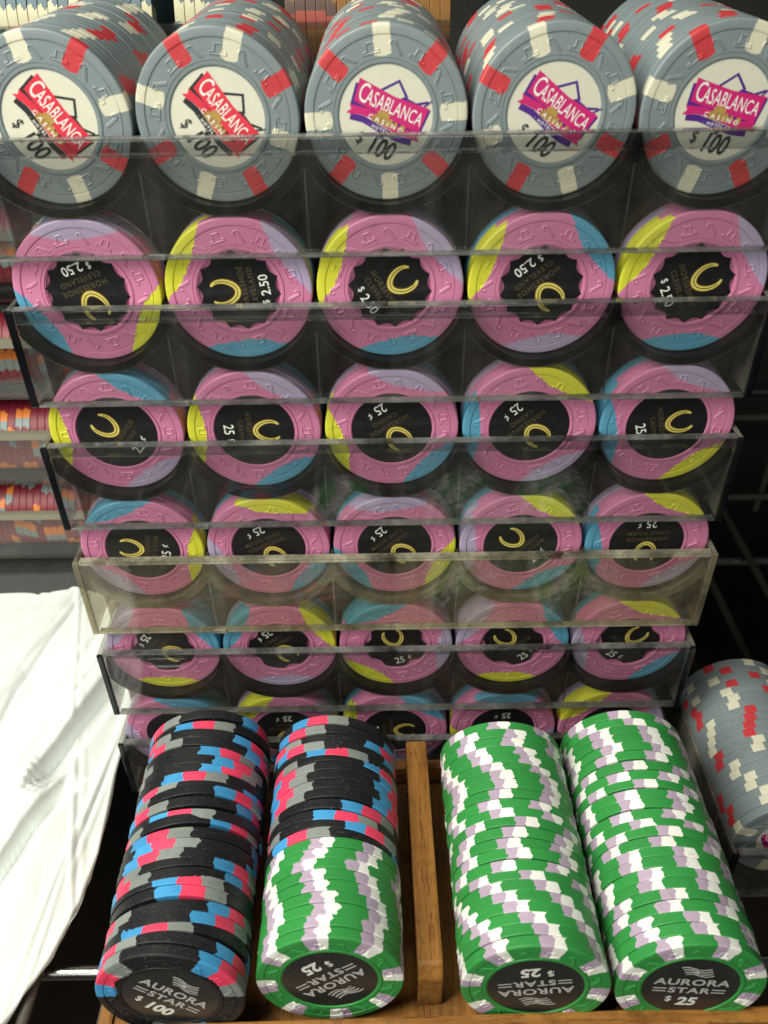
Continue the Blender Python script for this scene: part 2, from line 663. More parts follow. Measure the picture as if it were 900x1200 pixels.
def inlay_set(kind):
    """returns list of (part name, mesh) ; first is the inlay, the others lie on it"""
    YI, YT = .24, .17
    q = MB()
    out = []
    if kind.startswith('casino'):
        disc(q, 11.4, YI)
        out.append(('inlay', q.mesh('inlay', [INLAY_WHITE])))
        main, dark = (INK_RED, INK_BLACK) if kind == 'casino_red' else (INK_MAGENTA, INK_NAVY)
        e = MB()
        y0, y1, y2, y3 = .205, .18, .155, .13
        # dark peak and slab behind the banner
        poly(e, [(-3.4, 5.0), (.4, 8.6), (3.6, 5.6), (2.6, 4.4), (-3.0, 4.0)], y0, 1)
        poly(e, [(-2.5, 5.0), (.4, 7.8), (2.8, 5.5), (1.8, 4.6), (-2.3, 4.2)], y0 - .01, 2)
        poly(e, [(-9.2, 4.6), (-9.0, -.4), (9.0, -1.7), (9.7, 4.6), (1.0, 5.6)], y0 + .012, 1)
        poly(e, [(5.0, 4.6), (8.4, 6.4), (8.7, 6.0), (5.8, 4.3)], y0 - .02, 1)      # little aeroplane
        poly(e, [(7.4, 4.6), (9.2, 6.9), (9.4, 6.7), (8.0, 4.6)], y0 - .022, 1)
        poly(e, [(-8.6, 5.9), (-8.4, .7), (8.6, -1.2), (9.2, 4.9), (.6, 4.7)], y1, 0)
        # ribbon and hotel strip
        rib = [(-7.8, -1.0), (-4.5, -.7), (0, -1.5), (4.5, -2.2), (8.0, -1.9)]
        strip(e, [(a - .4, b - 1.75) for a, b in rib], 1.5, y1 + .008, 1)
        strip(e, rib, 1.75, y2, 0)
        poly(e, [(-9.2, -.1), (-7.0, -.3), (-7.2, -2.1), (-9.4, -2.3), (-8.5, -1.2)], y2 - .004, 0)
        poly(e, [(9.2, -.9), (7.0, -1.2), (7.2, -2.9), (9.4, -3.0), (8.5, -1.9)], y2 - .006, 0)
        # golden skyline
        for x0, x1, zt in ((-3.0, -2.0, -.6), (-2.2, -1.1, .5), (-1.3, -.2, .9), (-.3, .8, .6), (.9, 1.9, -.5), (2.2, 3.2, -.8), (4.0, 5.2, -.9)):
            poly(e, [(x0, -2.1), (x1, -2.2), (x1, zt), ((x0 + x1) / 2, zt + .35), (x0, zt)], y3 + .001 * x0, 3)
        for x0 in (-2.85, -1.95, -1.0, .0, 2.4):
            poly(e, [(x0, -2.0), (x0 + .14, -2.0), (x0 + .14, -.4), (x0, -.4)], y3 - .02, 4)
        st5 = [((1.0 if i % 2 == 0 else .4) * math.sin(PI * i / 5) + .4, -4.6 + (1.0 if i % 2 == 0 else .4) * math.cos(PI * i / 5)) for i in range(10)]
        poly(e, st5, y3, 1)
        out.append(('logo_emblem', e.mesh('logo_emblem', [main, dark, INLAY_WHITE, INK_GOLD, GOLD_DARK])))
        l = MB()
        text(l, 'ASABLANCA', 4.1, 1.3, 2.35, y1 - .03, sx=.60, bold=.015, spacing=1.04, rot=-.06, rescale=lambda X: 1.12 - .012 * X)
        text(l, 'C', 6.2, -6.6, 3.2, y1 - .034, sx=.58, bold=.015)
        text(l, 'CASINO', 1.5, .4, -1.55, y3 - .03, sx=1.0, bold=.03, spacing=1.9, rot=-.08)
        text(l, '· HOTEL ·', 1.05, -.6, -3.2, y2 - .02, sx=1.0, bold=.02, spacing=1.4, rot=-.07)
        out.append(('logo_lettering', l.mesh('logo_lettering', [INK_WHITE])))
        l = MB()
        text(l, '100', 6.3, .8, -7.2, y1, sx=.72, bold=.14, shear=.3)
        text(l, '$', 4.0, -4.6, -6.7, y1, sx=.8, bold=.03, shear=.2)
        out.append(('value_lettering', l.mesh('value_lettering', [INK_BLACK])))
    elif kind.startswith('shoe'):
        # black inlay: scalloped / round / notched
        v = kind.split('_')[1]
        if v == 'scallop':
            ns = 14
            disc(q, 0, YI, n=14 * 10, rfn=lambda a: 11.3 - 1.35 * abs(math.sin(a * ns / 2)) ** .8)
        elif v == 'notched':
            def rf(a):
                u = abs((a * 5 / (2 * PI)) % 1 - .5) * 2
                return 10.6 - 1.5 * max(0, (u - .55) / .45) ** .6 if u > .55 else 10.6
            disc(q, 0, YI, n=150, rfn=rf)
        else:
            disc(q, 11.8, YI)
        out.append(('inlay', q.mesh('inlay', [INLAY_BLACK])))
        # horseshoe, open end up
        h = MB()
        cz = 4.2
        pts = []
        for i in range(25):
            a = rad(128) + rad(284) * i / 24
            wv = 1 + .12 * math.sin(a)
            pts.append((3.15 * math.cos(a) * wv, cz + 3.9 * math.sin(a)))
        strip(h, pts, 1.5, YT + .02, 1, taper=lambda u: .55 + .75 * math.sin(PI * u) ** .7)
        strip(h, pts, 1.15, YT - .03, 0, taper=lambda u: .50 + .72 * math.sin(PI * u) ** .7)
        inn = [(x * .99, cz + (z - cz) * .99) for x, z in pts]
        strip(h, inn[2:23], .26, YT - .05, 1)
        out.append(('horseshoe_emblem', h.mesh('horseshoe_emblem', [GOLD, GOLD_DARK])))
        l = MB()
        sec = {'scallop': 'CLEVELAND', 'round': 'CASINO', 'card': 'CARD ROOM', 'notched': 'CASINO'}[v]
        text(l, 'HORSESHOE', 2.15, 0, -1.35, YT, sx=.92, bold=.035, spacing=1.25)
        text(l, sec, 2.0, 0, -3.75, YT, sx=.92, bold=.03, spacing=1.25)
        out.append(('casino_lettering', l.mesh('casino_lettering', [INK_BRONZE])))
        l = MB()
        if v == 'scallop':
            text(l, '2.50', 3.6, .6, -7.0, YT, sx=.95, bold=.04)
            text(l, '$', 2.6, -4.1, -6.6, YT, sx=.9, bold=.0)
        else:
            text(l, '25', 4.2, -.7, -7.4, YT, sx=.85, bold=.04)
            text(l, '¢', 3.0, 3.0, -6.9, YT, sx=.9, bold=.0)
        out.append(('value_lettering', l.mesh('value_lettering', [INK_WHITE])))
    elif kind.startswith('aurora'):
        disc(q, 12.9, YI)
        out.append(('inlay', q.mesh('inlay', [INLAY_AURORA])))
        l = MB()
        text(l, 'AURORA', 3.9, 0, 2.1, YT, sx=1.18, bold=.10, spacing=1.08)
        text(l, 'STAR', 3.5, 0, -1.8, YT, sx=1.25, bold=.10, spacing=1.12)
        for sgn in (-1, 1):
            for dz in (-.65, .65):
                strip(l, [(sgn * 6.0, -1.8 + dz), (sgn * 9.6, -1.8 + dz)], .5, YT)
        out.append(('name_lettering', l.mesh('name_lettering', [INK_SILVER])))
        l = MB()
        val = '100' if kind.endswith('100') else '25'
        text(l, val, 5.2, .5, -7.0, YT, sx=1.02, bold=.2, shear=.12)
        text(l, '$', 3.5, -5.9 if val == '100' else -4.5, -6.2, YT, bold=.04)
        out.append(('value_lettering', l.mesh('value_lettering', [INK_WHITE])))
        e = MB()
        for i, (zz, x0, x1, ww) in enumerate(((8.5, -4.4, 3.6, .5), (7.5, -3.7, 4.0, .5), (6.4, -3.2, 4.4, .5), (5.5, -2.6, 4.9, .4))):
            pts = [(x0 + (x1 - x0) * u / 12, zz + .5 * math.sin(PI * 2 * u / 12 + .4) - .25 * u / 12) for u in range(13)]
            strip(e, pts, ww, YT + .002 * i)
        st5 = [((1.35 if i % 2 == 0 else .5) * math.sin(PI * i / 5) + .2, 6.9 + (1.35 if i % 2 == 0 else .5) * math.cos(PI * i / 5)) for i in range(10)]
        poly(e, [(x * 1.3, 6.9 + (z - 6.9) * 1.3) for x, z in st5], YT - .015, 1)
        poly(e, st5, YT - .03, 0)
        out.append(('flag_emblem', e.mesh('flag_emblem', [INK_SILVER, INLAY_AURORA])))
    return out


INLAYS = {k: inlay_set(k) for k in ('casino_red', 'casino_magenta', 'shoe_scallop', 'shoe_round', 'shoe_card', 'shoe_notched',
                                    'aurora_100', 'aurora_25')}
FRONT = {
    'grey': front_chip_mesh('grey_chip_face', GREY, 11.5, rad(11), .8),
    'pink+250': front_chip_mesh('pink_chip_face', PINKP, 11.2, 0),
    'pink-250': front_chip_mesh('pink_chip_face', PINKN, 11.2, 0),
    'pink+25': front_chip_mesh('pink_chip_face', PINKP, 11.9, 0),
    'pink-25': front_chip_mesh('pink_chip_face', PINKN, 11.9, 0),
    'black': front_chip_mesh('black_chip_face', BLACK, 13.0, 0, .7),
    'green': front_chip_mesh('green_chip_face', GREEN, 13.0, 0, .8),
}
BACK = {'grey': back_chip_mesh('grey_chip', GREY), 'pink+': back_chip_mesh('pink_chip', PINKP), 'pink-': back_chip_mesh('pink_chip', PINKN),
        'black': back_chip_mesh('black_chip', BLACK), 'green': back_chip_mesh('green_chip', GREEN), 'red': back_chip_mesh('red_chip', RED)}

ORD = ['first', 'second', 'third', 'fourth', 'fifth', 'sixth', 'seventh', 'eighth', 'ninth', 'tenth', 'eleventh', 'twelfth', 'thirteenth',
       'fourteenth', 'fifteenth', 'sixteenth', 'seventeenth', 'eighteenth', 'nineteenth', 'twentieth', 'twenty-first', 'twenty-second',
       'twenty-third', 'twenty-fourth', 'twenty-fifth', 'twenty-sixth']
COLN = ['leftmost', 'second', 'middle', 'fourth', 'rightmost']


def stackname(j):
    return COLN[j] + ' stack' + (' from left' if j in (1, 3) else '')


def chip(mesh, loc, ang, label, group, inlay=None, inlay_ang=0., ax=0., tilt=0., scallop=False):
    """ang: rotation of the spots, clockwise as seen from the front; inlay_ang likewise"""
    o = link('poker_chip', mesh, None, loc)
    o.rotation_euler = (tilt, ang, ax)
    tag(o, label, 'poker chip', group)
    if inlay:
        parts = INLAYS[inlay]
        p0 = link(parts[0][0], parts[0][1], o)
        p0.rotation_euler = (0, inlay_ang - ang, 0)
        for nm, me in parts[1:]:
            link(nm, me, p0)
    return o


REST = MB()          # chips that only show as slivers behind the individual ones, one mass
REST_MATS = [PINKP, PINKN, RED, BLUE, ORANGE, GREY]
RV, RF = back_chip_data(30)


def rest_chip(mi, x, y, z, ang, ax=0.):
    m = Matrix.Translation((x, y, z)) @ Matrix.Rotation(ax, 4, 'Z') @ Matrix.Rotation(ang, 4, 'Y')
    REST.add(RV, RF, mi, mat=m, lc=RV, smooth=True)


# ------------------------------------------------------------------ the setting
SHELF = -237.0
q = MB(); q.box(-900, 900, -900, 900, -420, -400)
tag(link('floor', q.mesh('floor', [FLOOR])), kind='structure')
q = MB(); q.box(-900, 900, 330, 340, -420, 500)
tag(link('back_wall', q.mesh('back_wall', [WALL])), kind='structure')

shelf = empty('wire_shelf', (0, -20, SHELF - 2.2))
tag(shelf, 'chrome wire shelf under the clear racks and the wooden tray', 'shelf')


def shelf_part(name, pts, r, mat):
    q = MB()
    q.tube([(x, y + 20, z - SHELF + 2.2) for x, y, z in pts], r, 12)
    return link(name, q.mesh(name, [mat], sharp=40), shelf)


for k in range(-9, 11):
    x = -92 + 25.4 * (k + 1)
    shelf_part('wire', [(x, -260, SHELF - 2.1), (x, 300, SHELF - 2.1)], 2.05, WIRE)
for y in (-86, 118, 298):
    shelf_part('cross_bar', [(-330, y, SHELF - 6.6), (340, y, SHELF - 6.6)], 2.4, CHROME)
shelf_part('rail', [(-330, -262, SHELF - 4.6), (340, -262, SHELF - 4.6)], 3.2, CHROME)

# ------------------------------------------------------------------ clear racks
PITCHX = 40.35
ROWH = 41.82
STEP = 3.2
XO = [0, .6, .72, 1.35, 1.56, .85]
TOP = [-3.1, -2.4, -1.1, -.1, 3.3, 1.8]
BOT = [-32.1, -31.3, -31.1, -31.3, -27.1, -26.8]


def cup_mesh(ncol, y0, y1, mat, ztop, pitch=PITCHX, name='cradle'):
    """row of scooped cradles: inner arcs hold the chips, outer arcs are the underside"""
    Rc, Ro, zc = R + .16, 22.8, .95
    q = MB()
    up_, lo_ = [], []
    xc0 = -(ncol - 1) / 2 * pitch
    for j in range(ncol):
        cx = xc0 + j * pitch
        for k in range(45):
            a = rad(176) * k / 44 + rad(182)
            dx = Rc * math.cos(a)
            dx = max(-pitch / 2 + .12, min(pitch / 2 - .12, dx))
            zu = min(Rc * math.sin(a), ztop)
            zl = zc - math.sqrt(max(0, Ro * Ro - dx * dx))
            if zl > zu - .3:
                zl = zu - .3
            up_.append((cx + dx, zu))
            lo_.append((cx + dx, zl))
    n = len(up_)
    vs = [(x, y, z) for y in (y0, y1) for ar in (up_, lo_) for x, z in ar]
    U0, L0, U1, L1 = 0, n, 2 * n, 3 * n
    fs = []
    for i in range(n - 1):
        fs += [(U0 + i, U0 + i + 1, U1 + i + 1, U1 + i), (L0 + i, L1 + i, L1 + i + 1, L0 + i + 1),
               (U0 + i, L0 + i, L0 + i + 1, U0 + i + 1), (U1 + i, U1 + i + 1, L1 + i + 1, L1 + i)]
    fs += [(U0, U1, L1, L0), (U0 + n - 1, L0 + n - 1, L1 + n - 1, U1 + n - 1)]
    q.add(vs, fs, smooth=True)
    return q.mesh(name, [mat], sharp=35)


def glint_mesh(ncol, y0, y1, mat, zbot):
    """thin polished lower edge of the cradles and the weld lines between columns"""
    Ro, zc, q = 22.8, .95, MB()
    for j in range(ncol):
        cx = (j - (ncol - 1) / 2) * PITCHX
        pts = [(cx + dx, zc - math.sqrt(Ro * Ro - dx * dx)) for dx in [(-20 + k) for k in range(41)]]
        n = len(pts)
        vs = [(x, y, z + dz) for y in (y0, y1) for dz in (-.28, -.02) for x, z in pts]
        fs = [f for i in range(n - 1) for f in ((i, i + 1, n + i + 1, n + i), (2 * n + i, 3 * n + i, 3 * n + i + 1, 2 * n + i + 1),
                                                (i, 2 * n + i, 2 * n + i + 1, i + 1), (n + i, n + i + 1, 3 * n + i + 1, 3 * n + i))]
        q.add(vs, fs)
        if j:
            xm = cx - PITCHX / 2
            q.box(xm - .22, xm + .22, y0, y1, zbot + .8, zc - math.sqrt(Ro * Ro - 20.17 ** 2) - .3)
    return q.mesh('glint_lines', [mat])


def shade_web_mesh(ncol, y0, y1, mat, bot, drop, shift):
    """added web that shades the gap between the cradles and the chips below"""
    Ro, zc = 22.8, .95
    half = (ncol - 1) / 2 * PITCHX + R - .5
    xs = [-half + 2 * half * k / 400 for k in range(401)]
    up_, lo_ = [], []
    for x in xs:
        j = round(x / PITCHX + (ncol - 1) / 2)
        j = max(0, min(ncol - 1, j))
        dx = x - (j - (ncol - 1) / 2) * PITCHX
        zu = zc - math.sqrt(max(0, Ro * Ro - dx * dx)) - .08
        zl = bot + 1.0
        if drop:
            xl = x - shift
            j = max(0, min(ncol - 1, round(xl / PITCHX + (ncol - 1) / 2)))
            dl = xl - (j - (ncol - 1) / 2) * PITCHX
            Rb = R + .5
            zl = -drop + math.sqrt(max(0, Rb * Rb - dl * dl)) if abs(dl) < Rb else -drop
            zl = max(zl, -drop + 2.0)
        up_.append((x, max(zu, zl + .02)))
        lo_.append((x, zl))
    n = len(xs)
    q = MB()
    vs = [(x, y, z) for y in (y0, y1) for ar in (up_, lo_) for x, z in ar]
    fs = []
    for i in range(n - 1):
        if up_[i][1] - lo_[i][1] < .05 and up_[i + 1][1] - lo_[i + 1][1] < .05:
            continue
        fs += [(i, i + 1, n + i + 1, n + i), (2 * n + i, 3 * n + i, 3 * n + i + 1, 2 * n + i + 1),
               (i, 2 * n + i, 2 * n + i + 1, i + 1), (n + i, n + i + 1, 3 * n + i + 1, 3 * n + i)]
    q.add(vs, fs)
    return q.mesh('shade_web', [mat])


def rack(loc, top, bot, label, mats, ncol=5, depth=64.4, group=None, rimh=3.2, rotz=0., drop=0., shift=0.):
    """loc: centre of the chip faces; the rack's own base is the Empty"""
    A, CUP, EDGE, RIM, LIPM, SIDE, LINE, SHADEM = mats
    hw = (ncol - 1) / 2 * PITCHX + R + 1.5
    e = empty('chip_rack', (loc[0], loc[1], loc[2] + bot), rotz)
    tag(e, label, 'rack', group)

    def bx(name, mat, x0, x1, y0, y1, z0, z1, bevel=.25, mats_=None, fm=None, par=None):
        q = MB()
        q.box(x0, x1, y0, y1, z0 - bot, z1 - bot, fm=fm)
        return link(name, q.mesh(name, mats_ or [mat], bevel=bevel), par or e)
    yf0, yf1 = -6.0, -3.55
    fp = bx('front_panel', A, -hw + 2.05, hw - 2.05, yf0, yf1, bot + .7, top - rimh, 0)
    bx('rim', RIM, -hw + 2.05, hw - 2.05, yf0 - .12, yf1 + .05, top - rimh + .02, top, .35, par=fp)  # in clear racks this strip paints the panel's inner reflection
    bx('bottom_edge', LINE, -hw + 2.05, hw - 2.05, yf0 - .1, yf1 + .05, bot, bot + .62, .15, par=fp)
    bx('rim_line', LINE, -hw + 2.05, hw - 2.05, yf0 - .14, yf1 + .06, top + .01, top + .4, .12, par=fp)
    if ncol == 5:
        xn = -1.5 * PITCHX + 1.5
        bx('moulding_nub', LINE, xn - 2.2, xn + 2.2, yf0 - .7, yf0 - .12, bot + .1, bot + 1.7, .25, par=fp)
    bx('back_panel', A, -hw + 1.3, hw - 1.3, depth + .05, depth + 2.4, bot, top, .25)
    for s in (-1, 1):
        x0, x1 = (-hw, -hw + 1.25) if s < 0 else (hw - 1.25, hw)
        sp = bx('side_panel', SIDE, x0, x1, yf0 + .9, depth + 2.4, bot, top - .05, .15)
        # the polished corner post, seen edge-on
        bx('corner_edge', EDGE, x0 - .1 if s < 0 else x0 - .75, x1 + .75 if s < 0 else x1 + .1, yf0 - .25, yf0 + .88, bot - .02, top + .05, .42, par=sp)
        c = .9
        xa, xb = (-hw + 1.32, -hw + 1.32 + c) if s < 0 else (hw - 1.32 - c, hw - 1.32)
    cr = link('cradle', cup_mesh(ncol, yf1 + 1.75, depth, CUP, min(-1.6, top - .4)), e, (0, 0, -bot))
    link('glint_lines', glint_mesh(ncol, yf1 + .12, yf1 + .5, GLINT if SHADEM is ACR_SHADE else LINE, bot), cr)
    link('shade_web', shade_web_mesh(ncol, 5.6, 6.8, SHADEM, bot, drop, shift), e, (0, 0, -bot))  # added sheet, darkens the gap over the row below
    link('cradle_lip', cup_mesh(ncol, yf1 + .08, yf1 + 1.7, LIPM, min(-1.6, top - .4), name='cradle_lip'), cr)
    return e


CLEAR = (ACR, ACR_CUP, ACR_EDGE, ACR_RIM, ACR_LIP, ACR_SIDE, ACR_LINE, ACR_SHADE)
AGED = (OLD, OLD_CUP, OLD_EDGE, OLD_RIM, OLD_LIP, OLD_SIDE, OLD_LINE, OLD_SHADE)
RLAB = ['clear rack of grey chips on top of the rack tower',
        'clear smoky rack second from top, holding pink two-fifty chips',
        'clear smoky rack third from top of the tower of pink chips',
        'yellowed clear rack fourth from top, cloudier than the racks around it',
        'clear rack fifth from top, just above the bottom rack',
        'bottom clear rack of the tower, behind the chips in the wooden tray']
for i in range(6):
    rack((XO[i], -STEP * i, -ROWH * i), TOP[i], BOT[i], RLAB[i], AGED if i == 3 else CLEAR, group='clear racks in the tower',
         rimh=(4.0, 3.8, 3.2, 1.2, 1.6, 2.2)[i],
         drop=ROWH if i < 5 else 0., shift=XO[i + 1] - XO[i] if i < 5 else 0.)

# ------------------------------------------------------------------ top row: grey hundred dollar chips
# (spot phase: angle of a white spot, clockwise logo turn)
G1 = [(12, 53), (72, 49), (3, 20), (18, 31), (73, 11)]
LOGO = ['red logo turned steeply', 'red logo turned steeply', 'magenta logo turned slightly', 'magenta logo tilted halfway', 'magenta logo nearly level']
for j in range(5):
    x = XO[0] + (j - 2) * PITCHX
    ph, th = G1[j]
    chip(FRONT['grey'], (x, 0, 0), -rad(ph), f'grey hundred dollar chip facing out, {LOGO[j]}, {stackname(j)}, top rack',
         'grey chips in the top rack', 'casino_red' if j < 2 else 'casino_magenta', rad(th))
    a = rng.uniform(0, 6)
    for k in range(1, 20):
        a += rng.choice((.05, rng.uniform(-.8, .8), rng.uniform(-.8, .8), rng.uniform(-.8, .8)))
        chip(BACK['grey'], (x + rng.uniform(-.12, .12), k * (T + .02), .03 * k * .4 + rng.uniform(-.04, .10)), a,
             f'grey chip edge, {ORD[k - 1]} behind facing chip, {stackname(j)}, top rack', 'grey chips in the top rack')

# ------------------------------------------------------------------ pink rows
# per chip: yellow spot angle, spot order, clockwise turn of the inlay
PK = {1: [(-29, -1, 161), (152, 1, -97), (158, 1, 57), (157, -1, 141), (151, 1, 65)],
      2: [(-179, -1, -51), (179, 1, 89), (-166, 1, 148), (60, 1, 139), (-52, -1, 75)],
      3: [(-10, 1, -78), (81, -1, 154), (-26, -1, 138), (60, -1, -47), (66, 1, 178)],
      4: [(-93, 1, 128), (31, 1, 143), (-126, -1, -16), (-93, 1, -40), (71, -1, 36)],
      5: [(-47, 1, 213), (135, 1, 181), (171, -1, 90), (-151, -1, 181), (132, 1, 103)]}
KIND = {1: 'shoe_scallop', 2: 'shoe_round', 3: 'shoe_card', 4: 'shoe_notched', 5: 'shoe_round'}
RNAME = ['top', 'second', 'third', 'fourth', 'fifth', 'bottom']


def turn(th):
    th = th % 360
    return ('upright' if th < 20 or th > 340 else 'turned right' if th < 110 else 'upside down' if th < 215 else 'turned left')


for i in range(1, 6):
    for j in range(5):
        x = XO[i] + (j - 2) * PITCHX
        y0, z0 = -STEP * i, -ROWH * i
        ye, od, th = PK[i][j]
        s = '+' if od > 0 else '-'
        val = 'two-fifty' if i == 1 else '25 cent'
        rk = f'{RNAME[i]} rack' + (' down' if 0 < i < 5 else '')
        chip(FRONT[f'pink{s}250' if i in (1, 4) else f'pink{s}25'], (x, y0, z0), -rad(ye),
             f'pink {val} chip, horseshoe {turn(th)}, front of {stackname(j)}, {rk}', 'pink chips in the tower', KIND[i], rad(th))
        a = -rad(ye)
        od_ = s
        for k in range(1, 20):
            a = -rad(ye) + rng.choice((-1, 1)) * rng.uniform(.08, .2) if k == 1 else rad(90) + rng.uniform(-.14, .14)
            yy = y0 + k * (T + .02)
            if k == 1 and i < 5:
                ss = s
                chip(BACK['pink' + ss], (x + rng.uniform(-.1, .1), yy, z0 + rng.uniform(-.05, .1)), a,
                     f'pink chip edge just behind the facing chip, {stackname(j)}, {rk}', 'pink chips in the tower')
            else:
                rest_chip(0 if s == '+' else 1, x + rng.uniform(-.1, .1), yy, z0 + rng.uniform(-.05, .1), a)

# ------------------------------------------------------------------ wooden tray with four stacks
TY, TZ, TYAW = -115.8, -187.0, .0148
tray = empty('wooden_tray', (0, TY, SHELF), TYAW)
tag(tray, 'open oak chip tray with a divider, in front of the clear racks', 'tray')


def wood(name, x0, x1, y0, y1, z0, z1, mat=WOOD, bevel=.6, par=None):
    return link(name, boxmesh(name, mat, x0, x1, y0, y1, z0 - SHELF, z1 - SHELF, bevel=bevel), par or tray)


wood('base', -79.4, 96.4, -3.3, 76, -214, -208.2)
wood('front_lip', -83.5, 100.5, -7.6, -3.5, SHELF, -198.6, WOODX, .5)
wood('back_board', -83.5, 100.5, 78.4, 82, SHELF, -203, WOODX)
wood('side_board', -83.5, -79.6, -3.3, 78.2, SHELF, -207.5)
wood('side_board', 96.6, 100.5, -3.3, 78.2, SHELF, -206)
q = MB()
zz0, zz1 = -208 - SHELF, -188.5 - SHELF
dx0, dx1 = 5.4, 12.4
pr = [(3.0, zz0), (79, zz0), (79, zz1), (5.6, zz1), (3.0, zz1 - 4.2)]
vs = [(x, y, z) for x in (dx0, dx1) for y, z in pr]
q.add(vs, [(0, 1, 2, 3, 4), (9, 8, 7, 6, 5)] + [(i, i + 5, (i + 1) % 5 + 5, (i + 1) % 5) for i in range(5)])
link('divider', q.mesh('divider', [WOOD], bevel=.7), tray)

STK = [dict(x=-59.58, dy=-1.3, n=25, front='black', ph=32, th=39, nm='left black'),
       dict(x=-18.0, dy=2.3, n=23, front='green', ph=8, th=144, nm='half green half black'),
       dict(x=35.95, dy=-.3, n=23, front='green', ph=36, th=170, nm='green stack beside the divider'),
       dict(x=76.42, dy=-.7, n=24, front='green', ph=25, th=4, nm='rightmost green')]
CSTEP = [3, 9, 11, 8, 12, 10, 21, -13, 6, -5, -12, 20, 9, -11, -6, 3, 7, 8, 5, 9, -3, 14, 8, 6]
cy, sy = math.cos(TYAW), math.sin(TYAW)
for si, sd in enumerate(STK):
    a = -rad(sd['ph'])
    ndx = {'left black': 'the all-black stack', 'half green half black': 'the mixed black and green stack', 'green stack beside the divider': 'green stack beside divider',
           'rightmost green': 'the rightmost green stack'}[sd['nm']]
    n_green = 9 if si == 1 else (sd['n'] if sd['front'] == 'green' else 0)
    for k in range(sd['n']):
        lx, ly = sd['x'], sd['dy'] + k * (T + .02)
        colr = 'green' if k < n_green else 'black'
        jx = rng.uniform(-.28, .28) if k else 0
        jz = rng.uniform(-.12, .22) if k else 0
        if si == 0:
            jx *= 1.5
        ly -= 1.5
        X = (lx + jx) * cy - ly * sy
        Y = TY + (lx + jx) * sy * 0 + ly * cy
        Z = TZ + jz
        tl = -.085 + (rng.uniform(-.008, .008) if k else 0)
        if k == 0:
            chip(FRONT[colr], (X, Y, Z), a, f'{colr} {"hundred" if colr == "black" else "twenty-five"} dollar chip facing out, near end of {ndx}',
                 'chips in the wooden tray', 'aurora_100' if colr == 'black' else 'aurora_25', rad(sd['th']), ax=TYAW, tilt=tl)
        else:
            if colr == 'black':
                a += rng.choice((rng.uniform(-.3, .3), rng.uniform(-1.05, 1.05), rng.uniform(-1.05, 1.05), rng.uniform(-1.05, 1.05), rng.uniform(.5, 1.5)))
            elif si == 3:
                a += rng.choice((rng.uniform(-.39, .39), rng.uniform(-.39, .39), rng.uniform(-.39, .39)))
            else:
                a += -rad(CSTEP[(k - 1) % len(CSTEP)]) if si == 2 else rng.choice((.10, -.10, .02, -.04, .14, -.13))
            lab = f'{colr} chip edge, {ORD[k - 1]} behind facing chip of {ndx}'
            chip(BACK[colr], (X, Y, Z), a, lab, 'chips in the wooden tray', ax=TYAW + rng.uniform(-.008, .008), tilt=tl)

# ------------------------------------------------------------------ clear rack of grey chips on the right
rack((132 + 2 * PITCHX, -61, -212.0), 1.0, -25.0, 'clear rack of grey chips on the wire shelf beside the wooden tray', CLEAR, group=None, rimh=2.0, rotz=0.0)
x = 132
chip(FRONT['grey'], (x, -61, -212.0), .3, 'grey chip facing out of low clear rack beside the wooden tray', 'grey chips in the side rack',
     'casino_magenta', rad(-20))
a = 0
for k in range(1, 20):
    a += rng.choice((rng.uniform(-.8, .8), .06, rng.uniform(-.8, .8)))
    chip(BACK['grey'], (x + rng.uniform(-.1, .1), -61 + k * (T + .02), -212.0 + rng.uniform(0, .1)), a,
         f'grey chip edge, {ORD[k - 1]} behind facing chip, low rack beside tray', 'grey chips in the side rack')
for jj in (1, 2):
    for k in range(20):
        rest_chip(5, x + jj * PITCHX, -61 + k * (T + .02), -212.0, rng.uniform(0, 6))

